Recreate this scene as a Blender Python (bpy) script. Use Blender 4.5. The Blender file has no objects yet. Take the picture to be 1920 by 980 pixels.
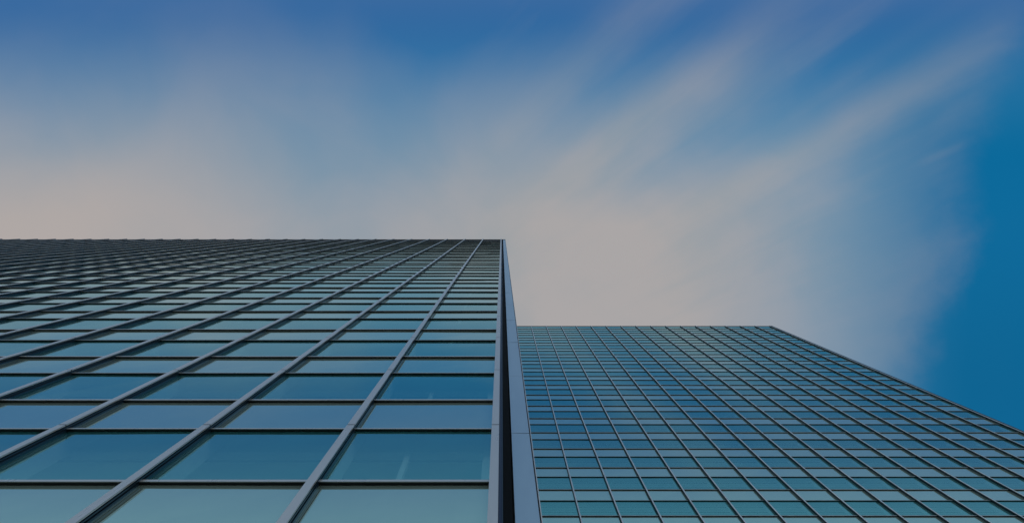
import bpy, math, random
from mathutils import Vector, Matrix

# ------------------------------------------------------------------ camera
scn = bpy.context.scene
F_PX, W_PX, H_PX = 1400.0, 1920.0, 980.0
ZX, ZY = 941.0, 398.5                      # where the zenith falls in the photograph
T = (H_PX / 2 - ZY) / F_PX
CAM_Z = 1.6
cam_d = bpy.data.cameras.new('camera')
cam = bpy.data.objects.new('camera', cam_d)
scn.collection.objects.link(cam)
cam_d.sensor_width = 36.0
cam_d.lens = 36.0 * F_PX / W_PX
cam_d.shift_x = (W_PX / 2 - ZX) / W_PX
cam_d.clip_start = 0.05
cam_d.clip_end = 4000
cam.location = (0, 0, CAM_Z)
a = math.atan(T)
right = Vector((1, 0, 0)); up = Vector((0, -math.cos(a), math.sin(a))); fwd = Vector((0, math.sin(a), math.cos(a)))
cam.rotation_euler = Matrix((right, up, -fwd)).transposed().to_euler()
scn.camera = cam

# ------------------------------------------------------------------ colour management, render settings
vs = scn.view_settings
vs.view_transform = 'Standard'; vs.look = 'None'; vs.gamma = 1.0; vs.use_curve_mapping = False
vs.exposure = 0.0
scn.render.engine = 'CYCLES'
scn.cycles.use_denoising = True
scn.cycles.max_bounces = 8
scn.cycles.transparent_max_bounces = 16
scn.cycles.caustics_reflective = False
scn.cycles.caustics_refractive = False
scn.cycles.sample_clamp_indirect = 6.0

# ------------------------------------------------------------------ node helpers
def lin(r, g, b):
    f = lambda c: (c / 255) / 12.92 if c / 255 <= 0.04045 else ((c / 255 + 0.055) / 1.055) ** 2.4
    return (f(r), f(g), f(b))

class N:
    """tiny wrapper: arithmetic on shader sockets builds Math nodes"""
    tree = None
    def __init__(s, sock): s.s = sock
    @staticmethod
    def op(o, *args, clamp=False):
        n = N.tree.nodes.new('ShaderNodeMath'); n.operation = o; n.use_clamp = clamp
        for i, x in enumerate(args):
            if isinstance(x, N): N.tree.links.new(x.s, n.inputs[i])
            else: n.inputs[i].default_value = x
        return N(n.outputs[0])
    def __add__(s, o): return N.op('ADD', s, o)
    __radd__ = __add__
    def __mul__(s, o): return N.op('MULTIPLY', s, o)
    __rmul__ = __mul__
    def __sub__(s, o): return N.op('SUBTRACT', s, o)
    def __rsub__(s, o): return N.op('SUBTRACT', o, s)
    def __truediv__(s, o): return N.op('DIVIDE', s, o)

def smooth(x, a, b):
    n = N.tree.nodes.new('ShaderNodeMapRange'); n.interpolation_type = 'SMOOTHSTEP'; n.clamp = True
    N.tree.links.new(x.s, n.inputs['Value'])
    if a > b:
        n.inputs['From Min'].default_value = b; n.inputs['From Max'].default_value = a
        n.inputs['To Min'].default_value = 1; n.inputs['To Max'].default_value = 0
    else:
        n.inputs['From Min'].default_value = a; n.inputs['From Max'].default_value = b
    return N(n.outputs['Result'])
def gauss(x, c, w):
    d = (x - c) / w
    return N.op('EXPONENT', (d * d) * -1.0)
def clamp01(x): return N.op('ADD', x, 0.0, clamp=True)
def comb(x, y, z=0.0):
    n = N.tree.nodes.new('ShaderNodeCombineXYZ')
    for i, v in enumerate((x, y, z)):
        if isinstance(v, N): N.tree.links.new(v.s, n.inputs[i])
        else: n.inputs[i].default_value = v
    return n.outputs[0]
def noise(vec, scale, detail=3.0, rough=0.5, dist=0.0):
    n = N.tree.nodes.new('ShaderNodeTexNoise')
    n.inputs['Scale'].default_value = scale; n.inputs['Detail'].default_value = detail
    n.inputs['Roughness'].default_value = rough; n.inputs['Distortion'].default_value = dist
    N.tree.links.new(vec, n.inputs['Vector'])
    return N(n.outputs['Fac'])
def mixc(fac, c1, c2, mode='MIX'):
    n = N.tree.nodes.new('ShaderNodeMix'); n.data_type = 'RGBA'; n.blend_type = mode; n.clamp_factor = True
    ins = [n.inputs[0], n.inputs[6], n.inputs[7]]
    for i, v in zip(ins, (fac, c1, c2)):
        if isinstance(v, N): N.tree.links.new(v.s, i)
        elif isinstance(v, (int, float)): i.default_value = v
        elif isinstance(v, tuple): i.default_value = (*v, 1)
        else: N.tree.links.new(v, i)
    return n.outputs[2]

# ------------------------------------------------------------------ world: Nishita sky with a veil of streaming cirrus
SUN_EL, SUN_AZ = math.radians(22), math.radians(-62)     # sun low, behind the towers and to the left
world = bpy.data.worlds.new('World'); scn.world = world; world.use_nodes = True
wt = world.node_tree; wt.nodes.clear(); N.tree = wt
STR = 0.1
sky = wt.nodes.new('ShaderNodeTexSky'); sky.sky_type = 'NISHITA'; sky.sun_disc = False
sky.sun_elevation = SUN_EL; sky.sun_rotation = SUN_AZ
sky.air_density = 1.0; sky.dust_density = 0.3; sky.ozone_density = 3.0
tc = wt.nodes.new('ShaderNodeTexCoord')
sep = wt.nodes.new('ShaderNodeSeparateXYZ'); wt.links.new(tc.outputs['Generated'], sep.inputs[0])
dx, dy, dz = (N(sep.outputs[i]) for i in range(3))
zz = N.op('MAXIMUM', dz, 0.12)
# position on a flat cloud layer overhead (units: 1000 = 35.5 degrees from the zenith or so)
U = dx / zz * 1400.0 + ZX
V = dy / zz * 1400.0 + ZY
# the cirrus streams fan out from one far point
rx, ry = U - 44.0, 1100.0 - V
th = N.op('ARCTAN2', ry, rx) * (180 / math.pi)
rr = N.op('SQRT', rx * rx + ry * ry)
nearC = smooth(rr, 900.0, 1500.0) * smooth(U, 750.0, 1150.0)
n1 = noise(comb(th * 0.11, rr * 0.0009, 0.0), 2.2, 4, 0.5, 0.25)
n2 = noise(comb(th * 0.3, rr * 0.0016, 3.0), 2.0, 4, 0.55, 0.3)
n3 = noise(comb(U * 0.001, V * 0.001, 7.0), 2.2, 4, 0.5, 0.2)
n4 = noise(comb(U * 0.001, V * 0.001, 21.0), 4.0, 4, 0.5, 0.4)
n5 = noise(comb(th * 0.55, rr * 0.0012, 9.0), 2.4, 5, 0.6, 0.25)
n6 = noise(comb(U * 0.001, V * 0.001, 33.0), 14.0, 5, 0.6, 0.3)
thw = th + (n3 - 0.5) * 2.6 + (n2 - 0.5) * 0.7
base = smooth(V - smooth(U, 850.0, 1350.0) * 70.0 + (n3 - 0.5) * 150.0 + (n4 - 0.5) * 35.0, -30.0, 450.0)
hole = gauss(U, 670.0, 260.0) * gauss(V, 320.0, 190.0) * 0.18
gap = gauss(thw, 33.2, 1.9) * 0.09 * smooth(V, 480.0, 250.0) + gauss(U, 800.0, 120.0) * gauss(V, 90.0, 110.0) * 0.12
rightfade = 1.0 - smooth(U, 1230.0, 1820.0) * 0.78
lowband = smooth(V, 250.0, 470.0) * gauss(U, 1080.0, 300.0) * 0.16
dens0 = (base * 0.90 - hole - gap + lowband) * rightfade
ridges = (gauss(thw, 37.3, 1.8) * 0.52 * (smooth(rr, 2050.0, 1250.0) * 0.9 + 0.1) + gauss(thw, 29.3, 1.25) * 0.44 + gauss(thw, 27.6, 2.2) * 0.16 + gauss(thw, 43.0, 1.6) * 0.15
          + gauss(thw, 34.6, 0.9) * 0.10 + gauss(thw, 31.9, 0.6) * 0.06)
fade_r = smooth(rr, 2300.0, 1500.0)
streak = ridges * (fade_r * 0.85 + 0.15) * (n1 * 0.6 + 0.7) * smooth(rr, 750.0, 1250.0)
fib = ((n1 - 0.5) * 0.22 + (n2 - 0.5) * 0.10 + (n5 - 0.5) * 0.05) * nearC * smooth(V, 520.0, 330.0) + (n4 - 0.5) * 0.10
left_low = smooth(U, 700.0, 0.0) * smooth(V, 180.0, 420.0) * 0.12
dens0 = clamp01(dens0 + left_low + fib)
dens = 1.0 - (1.0 - dens0) * (1.0 - clamp01(streak))
# clear edge on the right
edge = 1800.0 + (n3 - 0.5) * 160.0 + (n4 - 0.5) * 110.0 + (n6 - 0.5) * 60.0 - smooth(V, 440.0, 640.0) * 90.0 + smooth(V, 330.0, 60.0) * 120.0
cut = 1.0 - smooth(U - edge, -75.0, 40.0) * 0.97
wisp = gauss((V - 285.0) + (U - 1770.0) * 0.42, 0.0, 9.0) * gauss(U, 1765.0, 45.0) * 0.10
dens = clamp01(dens * cut + wisp * cut)
k10 = 1.0 / STR
def up10(c): return tuple(x * k10 for x in c)
clear = mixc(smooth(V, -120.0, 380.0), up10(lin(38, 90, 154)), up10(lin(66, 136, 176)))
clear = mixc(smooth(U, 1450.0, 1840.0) * smooth(V, -40.0, 300.0), clear, mixc(smooth(V, 380.0, 760.0), up10(lin(0, 106, 156)), up10(lin(0, 100, 147))))
clear = mixc(0.95, sky.outputs[0], clear)
cloudc = mixc(smooth(U, 900.0, -100.0) * smooth(V, 60.0, 480.0), mixc(smooth(n4 * 0.65 + n3 * 0.35 + (n2 - 0.5) * nearC * 0.25, 0.36, 0.64), up10(lin(155, 160, 164)), up10(lin(170, 166, 166))), up10(lin(176, 168, 165)))
col = mixc(dens, clear, cloudc)
# pale haze towards the horizon
haze = 1.0 - (1.0 - smooth(dz, 0.74, 0.3)) * (1.0 - smooth(V, 90.0, -420.0) * 0.9)
col = mixc(haze, col, mixc(smooth(dz, 0.55, 0.1), up10((0.28, 0.43, 0.55)), up10((1.15, 1.2, 1.18))))
bg = wt.nodes.new('ShaderNodeBackground'); bg.inputs['Strength'].default_value = STR
wt.links.new(col, bg.inputs['Color'])
wo = wt.nodes.new('ShaderNodeOutputWorld'); wt.links.new(bg.outputs[0], wo.inputs[0])

# ------------------------------------------------------------------ sun
sun_d = bpy.data.lights.new('sun', 'SUN'); sun_d.energy = 2.5; sun_d.angle = math.radians(0.5); sun_d.color = (1, 0.93, 0.84)
sun = bpy.data.objects.new('sun', sun_d); scn.collection.objects.link(sun)
sdir = Vector((math.sin(SUN_AZ) * math.cos(SUN_EL), math.cos(SUN_AZ) * math.cos(SUN_EL), math.sin(SUN_EL)))
sun.rotation_euler = sdir.to_track_quat('Z', 'Y').to_euler(); sun.location = (0, 0, 150)

# ------------------------------------------------------------------ materials
def new_mat(name):
    m = bpy.data.materials.new(name); m.use_nodes = True
    m.node_tree.nodes.clear(); N.tree = m.node_tree
    out = m.node_tree.nodes.new('ShaderNodeOutputMaterial')
    return m, m.node_tree, out
def objcoord():
    t = N.tree.nodes.new('ShaderNodeTexCoord'); return t.outputs['Object']
def bump(height, strength, distance):
    b = N.tree.nodes.new('ShaderNodeBump'); b.inputs['Strength'].default_value = strength; b.inputs['Distance'].default_value = distance
    N.tree.links.new(height.s, b.inputs['Height']); return b.outputs[0]
def schlick(f0):
    lw = N.tree.nodes.new('ShaderNodeLayerWeight'); lw.inputs['Blend'].default_value = 0.5
    p = N.op('POWER', N(lw.outputs['Facing']), 2.8)
    return p * (1 - f0) + f0, lw
def scaled(vec, s):
    m = N.tree.nodes.new('ShaderNodeMapping'); m.inputs['Scale'].default_value = s
    N.tree.links.new(vec, m.inputs[0]); return m.outputs[0]

def principled(name, color, metallic=0.0, rough=0.5, grain=0.0, grain_scale=8.0, bmp=0.0, bmp_scale=3.0):
    m, t, out = new_mat(name)
    p = t.nodes.new('ShaderNodeBsdfPrincipled')
    oc = objcoord()
    if grain:
        g = noise(scaled(oc, (2.0, 2.0, 0.3)), grain_scale, 5, 0.65)
        c = mixc(smooth(g, 0.25, 0.75), tuple(x * (1 - grain) for x in color), tuple(min(1, x * (1 + grain)) for x in color))
        t.links.new(c, p.inputs['Base Color'])
        r = g * 0.15 + (rough - 0.07); t.links.new(r.s, p.inputs['Roughness'])
    else:
        p.inputs['Base Color'].default_value = (*color, 1); p.inputs['Roughness'].default_value = rough
    p.inputs['Metallic'].default_value = metallic
    if bmp:
        t.links.new(bump(noise(oc, bmp_scale, 2, 0.5), bmp, 0.02), p.inputs['Normal'])
    t.links.new(p.outputs[0], out.inputs[0])
    return m

def glass(name, f0, back, see_through, pexp=1.7, tint=(0.45, 0.75, 0.8), refl0=(0.32, 1.0, 0.78), refl=(1.0, 1.0, 0.90), specks=0.0):
    m, t, out = new_mat(name)
    fac, lw = schlick(f0)
    pw = N.op('POWER', N(lw.outputs['Facing']), pexp)
    gl = t.nodes.new('ShaderNodeBsdfGlossy'); t.links.new(mixc(pw, refl0, refl), gl.inputs['Color']); gl.inputs['Roughness'].default_value = 0.03
    oc = objcoord()
    wav = noise(oc, 0.9, 2, 0.5)
    nb = bump(wav, 0.10, 0.02)
    t.links.new(nb, gl.inputs['Normal'])
    # dust film and specks on the outer face
    film = noise(scaled(oc, (1.0, 1.0, 0.35)), 1.1, 5, 0.62)
    df = t.nodes.new('ShaderNodeBsdfDiffuse')
    if see_through:
        under = t.nodes.new('ShaderNodeBsdfTransparent'); under.inputs['Color'].default_value = (*tint, 1)
        df.inputs['Color'].default_value = (0.05, 0.43, 0.47, 1)
        mx = t.nodes.new('ShaderNodeMixShader'); t.links.new((smooth(film, 0.2, 0.85) * 0.18 + 0.12).s, mx.inputs[0])
        t.links.new(under.outputs[0], mx.inputs[1]); t.links.new(df.outputs[0], mx.inputs[2])
        under = mx
    else:
        c = mixc(smooth(film, 0.25, 0.8), tuple(x * 0.86 for x in back), tuple(x * 1.12 for x in back))
        if specks:
            sp = noise(oc, 26.0, 3, 0.7)
            zone = noise(oc, 0.8, 2, 0.5)
            c = mixc(smooth(sp, 0.60, 0.68) * smooth(zone, 0.42, 0.60) * specks, c, tuple(x * 0.3 for x in back))
        t.links.new(c, df.inputs['Color']); under = df
    ms = t.nodes.new('ShaderNodeMixShader')
    t.links.new(fac.s, ms.inputs[0]); t.links.new(under.outputs[0], ms.inputs[1]); t.links.new(gl.outputs[0], ms.inputs[2])
    t.links.new(ms.outputs[0], out.inputs[0])
    return m

M_VISION = glass('window_glass', 0.32, None, True, pexp=2.0, tint=(0.74, 0.95, 0.98), refl0=(0.05, 0.95, 0.80))
def clear_mat():
    m, t, out = new_mat('clear_inner_glass')
    tr = t.nodes.new('ShaderNodeBsdfTransparent'); tr.inputs['Color'].default_value = (0.97, 0.99, 0.98, 1)
    gl = t.nodes.new('ShaderNodeBsdfGlossy'); gl.inputs['Roughness'].default_value = 0.02
    ms = t.nodes.new('ShaderNodeMixShader'); ms.inputs[0].default_value = 0.05
    t.links.new(tr.outputs[0], ms.inputs[1]); t.links.new(gl.outputs[0], ms.inputs[2]); t.links.new(ms.outputs[0], out.inputs[0])
    return m
M_CLEAR = clear_mat()
M_SPAN = glass('spandrel_glass', 0.52, (0.30, 0.40, 0.36), False, refl0=(0.50, 1.0, 0.78), specks=0.8)
M_CAP = principled('satin_aluminium', (0.58, 0.56, 0.55), 0.5, 0.28, 0.035, 1.0)
M_BODY = principled('dark_blue_anodised', (0.022, 0.05, 0.08), 0.5, 0.30, 0.15, 2.0)
M_DARK = principled('near_black_anodised', (0.006, 0.012, 0.018), 0.2, 0.4, 0.15, 2.0)
M_CAP2 = principled('weathered_aluminium', (0.62, 0.63, 0.65), 0.5, 0.34, 0.12, 1.5)
M_CAP3 = principled('dull_grey_aluminium', (0.36, 0.39, 0.41), 0.4, 0.4, 0.12, 1.5)
M_BLUE = principled('blue_grey_panel', (0.35, 0.47, 0.57), 0.5, 0.30, 0.05, 1.2, 0.12, 1.3)
M_NAVY = principled('navy_metal', (0.02, 0.035, 0.09), 0.4, 0.4, 0.2, 2.0)
M_BLACK = principled('black_gasket', (0.008, 0.008, 0.012), 0.0, 0.6)
M_JOINT = principled('dark_joint', (0.03, 0.03, 0.035), 0.0, 0.7)
M_INNER = principled('pale_inner_frame', (0.82, 0.84, 0.84), 0.0, 0.5)
M_WALLIN = principled('grey_office_wall', (0.35, 0.38, 0.40), 0.0, 0.8, 0.1, 0.5)
M_LOUVRE = principled('dark_violet_louvre', (0.045, 0.04, 0.075), 0.1, 0.6, 0.15, 1.0)
M_ROOF = principled('roof_concrete', (0.28, 0.28, 0.28), 0.0, 0.85, 0.15, 1.0)

def ceiling_mat():
    m, t, out = new_mat('ceiling_boards')
    p = t.nodes.new('ShaderNodeBsdfPrincipled'); oc = objcoord()
    s = t.nodes.new('ShaderNodeSeparateXYZ'); t.links.new(oc, s.inputs[0])
    fr = N.op('FRACT', N(s.outputs[1]) / 0.3)
    line = smooth(fr, 0.86, 0.93)
    nb = noise(comb(N.op('FLOOR', N(s.outputs[1]) / 0.3) * 3.7, N(s.outputs[0]) * 0.15, N(s.outputs[2])), 1.0, 2)
    c = mixc(line, mixc(nb, (0.55, 0.6, 0.62), (0.85, 0.87, 0.87)), (0.12, 0.13, 0.14))
    t.links.new(c, p.inputs['Base Color']); p.inputs['Roughness'].default_value = 0.7
    t.links.new(p.outputs[0], out.inputs[0]); return m
M_CEIL = ceiling_mat()

def paving_mat():
    m, t, out = new_mat('granite_paving')
    p = t.nodes.new('ShaderNodeBsdfPrincipled'); oc = objcoord()
    b = t.nodes.new('ShaderNodeTexBrick'); b.inputs['Scale'].default_value = 1.0
    b.inputs['Color1'].default_value = (0.22, 0.215, 0.21, 1); b.inputs['Color2'].default_value = (0.29, 0.285, 0.275, 1); b.inputs['Mortar'].default_value = (0.08, 0.08, 0.08, 1)
    b.inputs['Mortar Size'].default_value = 0.012; b.inputs['Brick Width'].default_value = 0.9; b.inputs['Row Height'].default_value = 0.45
    t.links.new(oc, b.inputs['Vector'])
    c = mixc(noise(oc, 14.0, 5, 0.7) * 0.5, b.outputs[0], (0.16, 0.16, 0.155))
    t.links.new(c, p.inputs['Base Color']); p.inputs['Roughness'].default_value = 0.75
    t.links.new(p.outputs[0], out.inputs[0]); return m
M_PAVE = paving_mat()

# ------------------------------------------------------------------ mesh helpers
class MB:
    def __init__(s): s.v = []; s.f = []; s.m = []; s.mats = []
    def mi(s, mat):
        if mat not in s.mats: s.mats.append(mat)
        return s.mats.index(mat)
    def box(s, x0, x1, y0, y1, z0, z1, mat, jit=None, rest=None):
        b = len(s.v)
        s.v += [(x0, y0, z0), (x1, y0, z0), (x1, y1, z0), (x0, y1, z0), (x0, y0, z1), (x1, y0, z1), (x1, y1, z1), (x0, y1, z1)]
        if jit:
            for i, j in zip((0, 1, 4, 5), jit):
                x, y, z = s.v[b + i]; s.v[b + i] = (x, y + j, z)
        k = s.mi(mat)
        for f in ((0, 3, 2, 1), (4, 5, 6, 7), (0, 1, 5, 4), (1, 2, 6, 5), (2, 3, 7, 6), (3, 0, 4, 7)):
            s.f.append(tuple(b + i for i in f)); s.m.append(k if rest is None or f[:2] == (0, 1) else s.mi(rest))
        return s
    def build(s, name, parent=None, loc=(0, 0, 0), bevel=0.0):
        me = bpy.data.meshes.new(name); me.from_pydata([(x - loc[0], y - loc[1], z - loc[2]) for x, y, z in s.v], [], s.f)
        for m in s.mats: me.materials.append(m)
        me.polygons.foreach_set('material_index', s.m); me.update()
        o = bpy.data.objects.new(name, me); scn.collection.objects.link(o)
        o.location = loc
        if bevel:
            md = o.modifiers.new('bevel', 'BEVEL'); md.width = bevel; md.segments = 2; md.limit_method = 'ANGLE'
        if parent: o.parent = parent
        return o
def thing(name, label, cat):
    o = bpy.data.objects.new(name, None); scn.collection.objects.link(o)
    o['label'] = label; o['category'] = cat; return o

# ------------------------------------------------------------------ shared facade geometry
H = 3.7
Z0 = 9.92                                  # sill line of storey 0 (underside edge of its light front face)
HEAD = 0.565 * H                           # head line above it
SF, HF = 0.062, 0.042                      # heights of the two front faces
rnd = random.Random(5)

def mullion(root, x, df, dp, z0, z1, joints, inner, name='mullion', hw=0.052, body=None, cap=None):
    body = body or M_BODY; cap = cap or M_CAP
    m = MB()
    # front cap in storey-high lengths with fine open joints, grooved dark body behind it
    zs = [z0] + [z for z in joints if z0 + .3 < z < z1 - .3] + [z1]
    for i in range(len(zs) - 1):
        lo = zs[i] + (0.015 if i else 0); hi = zs[i + 1] - (0.015 if i < len(zs) - 2 else 0)
        m.box(x - hw, x + hw, df, df + 0.022, lo, hi, cap)
    m.box(x - hw * .5, x + hw * .5, df + 0.0225, df + 0.042, z0, z1 - .01, M_BLACK)
    m.box(x - hw * .93, x + hw * .93, df + 0.0425, df + 0.060, z0, z1 - .012, body)
    m.box(x - hw * .55, x + hw * .55, df + 0.0605, df + 0.078, z0, z1 - .014, M_BLACK)
    m.box(x - hw * 1.06, x + hw * 1.06, df + 0.0785, dp + 0.02, z0, z1 - .016, body)
    o = m.build(name, root)
    if inner:
        MB().box(x - hw, x + hw, dp + 0.035, dp + 0.35, z0, z1 - 1.0, M_INNER).build('inner_frame', o)
    return o

def px_area(x0, x1, d, z0, z1):
    """rough size in the picture of a pane"""
    P = []
    for x, z in ((x0, z0), (x1, z0), (x1, z1), (x0, z1)):
        h = z - CAM_Z
        if h < 1: return 0
        dep = math.sqrt(1 + T * T) * 1.0
        u = F_PX * x / ((d * T + h) / dep); w = F_PX * d * (1 + T * T) / (h + d * T)
        P.append((ZX + u, ZY + w))
    cl = [(min(max(px, 0), W_PX), min(max(py, 0), H_PX)) for px, py in P]
    s = 0
    for i in range(4):
        (xa, ya), (xb, yb) = cl[i], cl[(i + 1) % 4]; s += xa * yb - xb * ya
    return abs(s) / 2

def facade(root, xs, df, dt, dp, top, rows, hidden_x=None, dark_from=None, cap=None):
    cap = cap or M_CAP
    """xs: mullion centres, ascending"""
    vis, spa = [], []
    for k in rows:
        zs = Z0 + H * k; zh = zs + HEAD; zn = zs + H
        for i in range(len(xs) - 1):
            a_, b_ = xs[i] + .045, xs[i + 1] - .045
            sh = lambda z_0, z_1: px_area(max(a_, hidden_x) if hidden_x is not None else a_, b_, dp, z_0, z_1) if hidden_x is None or b_ > hidden_x else 0
            va, vb = zs + .03, zh + .015
            if vb <= top + .02: vis.append((sh(va, vb), a_, b_, va, vb))
            sa, sb = zh + .025, min(zn + .02, top - .03)
            if sb - sa > .2: spa.append((sh(sa, sb), a_, b_, sa, sb, k))
    rest = lambda m: M_CLEAR if m is M_VISION else None
    def place(lst, name, matf, th, jit):
        lst.sort(key=lambda p: -p[0])
        for p in lst[:100]:
            c = ((p[1] + p[2]) / 2, dp, p[3])
            MB().box(p[1], p[2], dp, dp + th, p[3], p[4], matf(p), [rnd.uniform(-jit, jit) for _ in range(4)], rest(matf(p))).build(name, root, loc=c)
        m = MB()
        for p in lst[100:]: m.box(p[1], p[2], dp, dp + th, p[3], p[4], matf(p), [rnd.uniform(-jit, jit) for _ in range(4)], rest(matf(p)))
        if lst[100:]:
            o = m.build(name, root); o['kind'] = 'stuff'
    place(vis, 'window_pane', lambda p: M_VISION, .024, .0035)
    place(spa, 'spandrel_panel', lambda p: M_LOUVRE if dark_from is not None and p[3] > dark_from else M_SPAN, .03, .0032)
    x0, x1 = xs[0], xs[-1]
    for k in rows:
        zs = Z0 + H * k; zh = zs + HEAD
        for zt, hh, p_, kind in ((zs, SF, dp - dt, 'sill'), (zh, HF, dp - dt - 0.004, 'head')):
            if zt + hh > top - .05: continue
            m = MB()
            m.box(x0, x1, dp - p_, dp - p_ + .012, zt, zt + hh, cap)
            m.box(x0, x1, dp - p_ + .0125, dp + .01, zt + .003, zt + hh - .004, M_BLACK)
            m.build('transom', root)

def storeys(root, x0, x1, y0, y1, rows, top):
    for k in rows:
        zc = Z0 + H * k + HEAD + 0.19          # ceiling level, a little above the window head
        zt = min(Z0 + H * (k + 1) - 0.1, top - .3)
        if zt - zc < .3: continue
        m = MB(); m.box(x0, x1, y0, y1, zc, zt, M_CEIL)
        m.build('floor_slab', root)

# ------------------------------------------------------------------ ground
g = MB(); g.box(-1500, 1500, -1500, 1500, -0.5, 0.0, M_PAVE)
go = g.build('pavement'); go['kind'] = 'structure'

# ------------------------------------------------------------------ near tower
near = thing('glass_tower', 'nearer glass office tower on the left, with wide panes and projecting silver mullions', 'office tower')
DF, DT, DP = 2.99, 3.05, 3.094
SP = 2.045
XM0 = -0.091
NB = 31
xsL = [XM0 - SP * i for i in range(NB)][::-1]
TOPL = Z0 + 20.9 * H
jointz = [Z0 + H * k + 2.08 for k in range(-3, 28)]
rowsL = range(-2, 21)
facade(near, xsL, DF, DT, DP, TOPL, rowsL, dark_from=Z0 + H * 19.4)
for x in xsL:
    last = (x == xsL[-1])
    mullion(near, x, DF, DP, 0.0, TOPL + .02, jointz, True)
# lobby glazing below the first sill
for i in range(NB - 1):
    pass
lg = MB(); lg.box(xsL[0], xsL[-1], DP + .0, DP + .03, 0.25, Z0 - 2 * H + .02, M_VISION, None, M_CLEAR); lg.build('lobby_glazing', near)
pl = MB(); pl.box(xsL[0], xsL[-1], DP - .03, DP + .25, 0.0, 0.25, M_JOINT); pl.build('plinth', near)
# roof coping
MB().box(xsL[0] - .1, .41, DP - .03, DP + .5, TOPL, TOPL + .12, M_NAVY).build('coping', near)
YB = 15.3
storeys(near, xsL[0] + .1, -.05, DP + .36, YB - .3, rowsL, TOPL)
MB().box(xsL[0] + .3, -.3, 8.6, 8.8, 0.0, TOPL - 1.5, M_WALLIN).build('office_partition', near)
MB().box(xsL[0], .38, YB - .28, YB, 0.0, TOPL, M_BLUE).build('rear_wall', near)
MB().box(xsL[0] - .1, xsL[0] + .05, DP + .05, YB, 0.0, TOPL, M_BLUE).build('side_wall', near)
MB().box(xsL[0] + .05, .38, DP + .5, YB - .3, TOPL - .35, TOPL - .05, M_ROOF).build('roof', near)
# side return: metal panel per storey
sw = MB()
for k in range(-3, 21):
    z_a = max(0, Z0 + H * k + 2.09); z_b = min(TOPL, Z0 + H * (k + 1) + 2.066)
    if z_b - z_a < .2: continue
    y = 3.6
    while y < YB - .1:
        sw.box(.33, .388, y, min(y + 1.93, YB), z_a, z_b, M_BLUE); y += 1.95
sw.build('side_wall', near)
MB().box(.25, .325, 3.6, YB, 0.0, TOPL - .02, M_BLACK).build('side_wall_lining', near)
# corner: recess then blue-grey cladding panels
MB().box(XM0 + .054, .004, 3.20, 3.24, 0.0, TOPL - .05, M_NAVY).build('recess_lining', near)
MB().box(.0045, .011, 3.17, 3.24, 0.0, TOPL - .05, M_BODY).build('recess_bead', near)
MB().box(-.05, .14, 3.75, 3.80, 0.0, TOPL - .05, M_BLACK).build('recess_back', near)
for k in range(-3, 21):
    z_a = max(0, Z0 + H * k + 2.09); z_b = min(TOPL - .02, Z0 + H * (k + 1) + 2.066)
    if z_b - z_a < .2: continue
    MB().box(.135, .389, 3.11, 3.16, z_a, z_b, M_BLUE, [rnd.uniform(-.003, .003) for _ in range(4)]).build('corner_panel', near, bevel=.004)
MB().box(.137, .1425, 3.13, 3.75, 0, TOPL - .04, M_BLACK).build('recess_side', near)
MB().box(.392, .398, 3.14, 3.6, 0, TOPL - .02, M_BLACK).build('corner_gasket', near)
MB().box(.401, .412, 3.10, 3.62, 0, TOPL, M_CAP).build('corner_trim', near)
# slender inner posts and the corner column seen through the end bay
for k in range(-2, 20):
    zb, zc = Z0 + H * k - .1, Z0 + H * k + HEAD + .19
    MB().box(-1.372, -1.298, 3.43, 3.50, zb, zc, M_INNER).build('inner_post', near)
    MB().box(-.27, -.05, 3.44, 3.75, zb, zc, M_INNER).build('inner_column', near)

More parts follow.
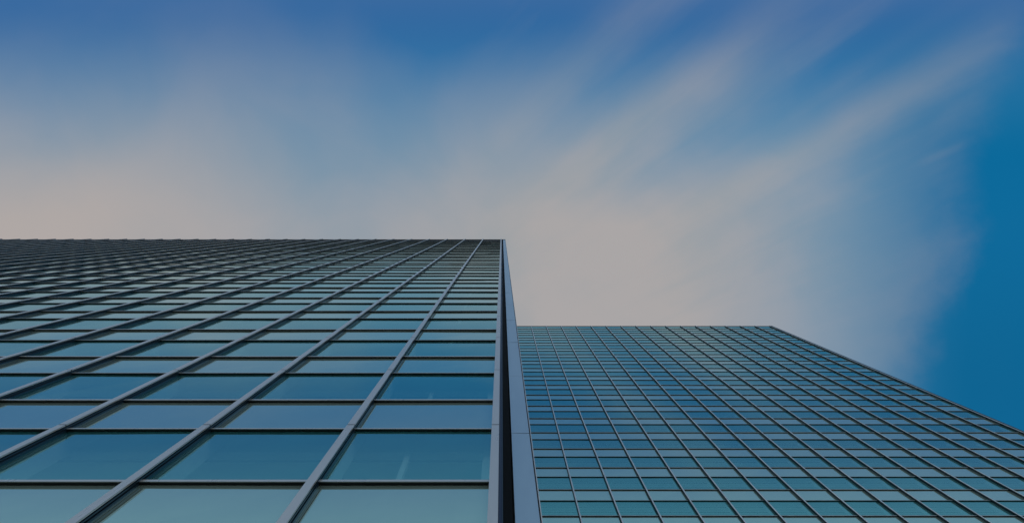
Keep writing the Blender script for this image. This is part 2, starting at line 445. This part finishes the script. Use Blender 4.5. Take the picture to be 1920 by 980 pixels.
# ------------------------------------------------------------------ far tower
far = thing('glass_tower', 'farther and taller glass office tower on the right, with a slanting outline against clear blue', 'office tower')
RS = 15.72 / 3.05
DF2, DT2, DP2 = 15.63, 15.72, 15.775
SP2 = 2.072
X20 = 1.985 - SP2
xsR = [X20 + SP2 * i for i in range(19)]
TOPR = Z0 + H * 25.565 + .05
rowsR = range(-2, 26)
facade(far, xsR, DF2, DT2, DP2, TOPR, rowsR, hidden_x=2.0, cap=M_CAP3)
for x in xsR: mullion(far, x, DF2, DP2, 0.0, TOPR + .02, jointz, True, hw=0.035, body=M_DARK, cap=M_CAP2)
for k in range(6, 26):                     # pale inner upstands just above each sill
    m = MB(); rs = random.Random(k)
    for i in range(len(xsR) - 1):
        if xsR[i + 1] < 1.9: continue
        m.box(xsR[i] + .06, xsR[i + 1] - .06 - rs.choice((0, 0, .3, .7)), DP2 + .05, DP2 + .075, Z0 + H * k + .07, Z0 + H * k + .17 + rs.uniform(0, .09), M_INNER)
    m.build('window_sill', far)
XE = xsR[-1] + .28
lg = MB(); lg.box(xsR[0], xsR[-1], DP2 + .0, DP2 + .03, 0.25, Z0 - 2 * H + .02, M_VISION, None, M_CLEAR); lg.build('lobby_glazing', far)
MB().box(xsR[0], xsR[-1], DP2 - .03, DP2 + .25, 0.0, 0.25, M_JOINT).build('plinth', far)
MB().box(xsR[0] - .1, XE + .02, DP2 - .05, DP2 + .5, TOPR, TOPR + .12, M_NAVY).build('coping', far)
YB2 = 42.0
storeys(far, xsR[0] + .1, xsR[-1] - .05, DP2 + .36, YB2 - .3, rowsR, TOPR)
MB().box(xsR[0] + .3, xsR[-1] - .3, 22.0, 22.2, 0.0, TOPR - 1.5, M_WALLIN).build('office_partition', far)
MB().box(xsR[0], XE - .05, YB2 - .28, YB2, 0.0, TOPR, M_BLUE).build('rear_wall', far)
MB().box(xsR[0] - .1, xsR[0] + .05, DP2 + .05, YB2, 0.0, TOPR, M_BLUE).build('side_wall', far)
MB().box(xsR[0] + .05, XE - .1, DP2 + .5, YB2 - .3, TOPR - .35, TOPR - .05, M_ROOF).build('roof', far)
for k in range(-3, 26):
    z_a = max(0, Z0 + H * k + 2.09); z_b = min(TOPR, Z0 + H * (k + 1) + 2.066)
    if z_b - z_a < .2: continue
    MB().box(xsR[-1] + .07, XE, DF2 + .01, DP2 + .05, z_a, z_b, M_DARK).build('corner_panel', far)
sw = MB()
for k in range(-3, 26):
    z_a = max(0, Z0 + H * k + 2.09); z_b = min(TOPR, Z0 + H * (k + 1) + 2.066)
    if z_b - z_a < .2: continue
    y = DP2 + .06
    while y < YB2 - .1:
        sw.box(XE - .06, XE, y, min(y + 1.93, YB2), z_a, z_b, M_BLUE); y += 1.95
sw.build('side_wall', far)
MB().box(XE - .14, XE - .065, DP2 + .06, YB2, 0.0, TOPR - .02, M_BLACK).build('side_wall_lining', far)
